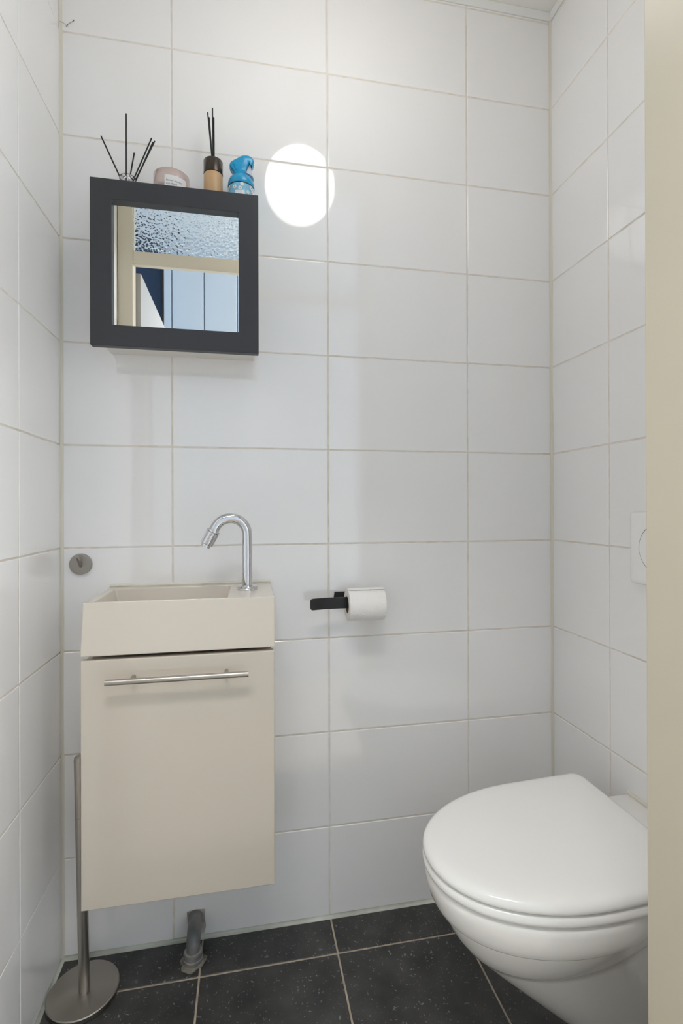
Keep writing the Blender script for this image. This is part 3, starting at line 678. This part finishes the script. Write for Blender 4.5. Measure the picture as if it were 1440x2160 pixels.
rings = [bring(1.105, 0.080, 0.052, 1.18, 0.100), bring(1.088, 0.090, 0.058, 1.18, 0.106), bring(1.01, 0.100, 0.120, 1.15, 0.112), bring(0.945, 0.108, 0.176, 1.12, 0.114),
         bring(0.893, 0.118, 0.222, 1.09, 0.114, tilt=0.03), bring(0.863, 0.127, 0.250, 1.07, 0.114, tilt=0.08), bring(0.852, 0.1325, 0.2625, 1.06, 0.114, tilt=0.115),
         bring(0.8485, 0.1400, 0.2650, 1.06, 0.1145, tilt=0.13), bring(0.842, 0.1455, 0.271, 1.06, 0.115, tilt=0.135), bring(0.823, 0.1585, 0.297, 1.06, 0.115, tilt=0.115),
         bring(0.8060, 0.1680, 0.330, 1.05, 0.115, tilt=0.055), bring(0.8020, 0.1700, 0.3415, 1.05, 0.115, tilt=0.030),
         bring(0.8015, 0.1703, 0.3440, 1.05, 0.115, tilt=0.026), bring(0.7930, 0.1768, 0.3450, 1.05, 0.116, tilt=0.026), bring(0.7905, 0.1785, 0.348, 1.05, 0.116, tilt=0.024),
         bring(0.7845, 0.1820, 0.360, 1.05, 0.116, tilt=0.018), bring(0.7805, 0.1838, 0.376, 1.05, 0.116, tilt=0.013), bring(0.7790, 0.184, 0.389, 1.05, 0.116, tilt=0.008),
         bring(0.7805, 0.183, 0.3965, 1.05, 0.116, tilt=0.006), bring(0.7845, 0.180, 0.4015, 1.05, 0.114), bring(0.792, 0.173, 0.4045, 1.05, 0.112), bring(0.86, 0.11, 0.4050, 1.05, 0.10)]
loft(bm, rings)
rel(mesh_obj('bowl', bm, 'ceramic', toi, 70))
bm = bmesh.new()
dk = []
for ins, z in ((0.0, 0.396), (0.0, 0.4150), (0.002, 0.4205), (0.007, 0.4230)):
    x0, x1, h = 1.19 + ins, XR - 0.0015, 0.110 - ins
    ring = []
    for k in range(7):
        a = math.pi / 2 * k / 6; ring.append((x0 + 0.03 - 0.03 * math.sin(a), CY + h - 0.03 + 0.03 * math.cos(a), z))
    ring = [(x1, CY + h, z)] + ring
    ring2 = [(x, 2 * CY - y, zz) for x, y, zz in reversed(ring)]
    dk.append(ring + ring2)
loft(bm, dk); rel(mesh_obj('rear_deck', bm, 'ceramic', toi, 50))
bm = bmesh.new(); tube(bm, [(XR - 0.002, CY + 0.106, 0.4255), (XR - 0.002, CY - 0.106, 0.4255)], 0.0052, 10)
rel(mesh_obj('silicone_bead', bm, 'silicone', toi, 60))

# ------------------------------------------------------------------ flush plate
fp = thing('flush_plate', 'white square flush plate with round button above toilet', 'flush plate', (XR, -0.393, 1.0))
PYC = -0.396
bm = bmesh.new()
def rrect(cy_, cz_, hy, hz, rc, x, bulge=0.0, n=6):
    pts = []
    for (sy_, sz_, a0) in ((1, 1, 0), (-1, 1, 90), (-1, -1, 180), (1, -1, 270)):
        for k in range(n + 1):
            a = R(a0 + 90 * k / n); pts.append((x, cy_ + sy_ * (hy - rc) + rc * math.cos(a), cz_ + sz_ * (hz - rc) + rc * math.sin(a)))
    return pts
HYP, HZP, ZP = 0.0835, 0.0815, 1.0015
loft(bm, [rrect(PYC, ZP, HYP, HZP, 0.008, XR - 0.0005), rrect(PYC, ZP, HYP, HZP, 0.008, XR - 0.006), rrect(PYC, ZP, HYP - 0.0012, HZP - 0.0012, 0.008, XR - 0.0095), rrect(PYC, ZP, HYP - 0.004, HZP - 0.004, 0.007, XR - 0.0115), rrect(PYC, ZP, HYP - 0.012, HZP - 0.012, 0.006, XR - 0.0125)])
rel(mesh_obj('plate', bm, 'plate', fp, 50))
bm = bmesh.new(); lathe(bm, [(0.0533, XR - 0.0122), (0.0533, XR - 0.0129)], 64, (0, PYC, ZP + 0.002), 'x'); rel(mesh_obj('button_gap', bm, 'dark', fp, 30))
bm = bmesh.new(); lathe(bm, [(0.0508, XR - 0.0122), (0.0508, XR - 0.0146), (0.0500, XR - 0.0153), (0.047, XR - 0.0150), (0.02, XR - 0.0142), (0.004, XR - 0.0140)], 64, (0, PYC, ZP + 0.002), 'x'); rel(mesh_obj('round_button', bm, 'plate', fp, 30))

# ------------------------------------------------------------------ small marks
cb = thing('cobweb', 'tiny dusty cobweb thread high on back wall near the left corner', 'cobweb', (0.03, -0.001, 2.27))
for pts, rad in ((((0.001, -0.004, 2.278), (0.010, -0.003, 2.276), (0.0165, -0.001, 2.272)), 0.0003), (((0.0165, -0.001, 2.271), (0.018, -0.001, 2.276), (0.024, -0.001, 2.281), (0.032, -0.001, 2.287)), 0.0004), (((0.0160, -0.001, 2.2695), (0.0182, -0.0012, 2.2755)), 0.0008), (((0.0295, -0.001, 2.2845), (0.0325, -0.0012, 2.289)), 0.0009)):
    bm = bmesh.new(); tube(bm, pts, rad, 6); rel(mesh_obj('web_thread', bm, 'dust', cb))
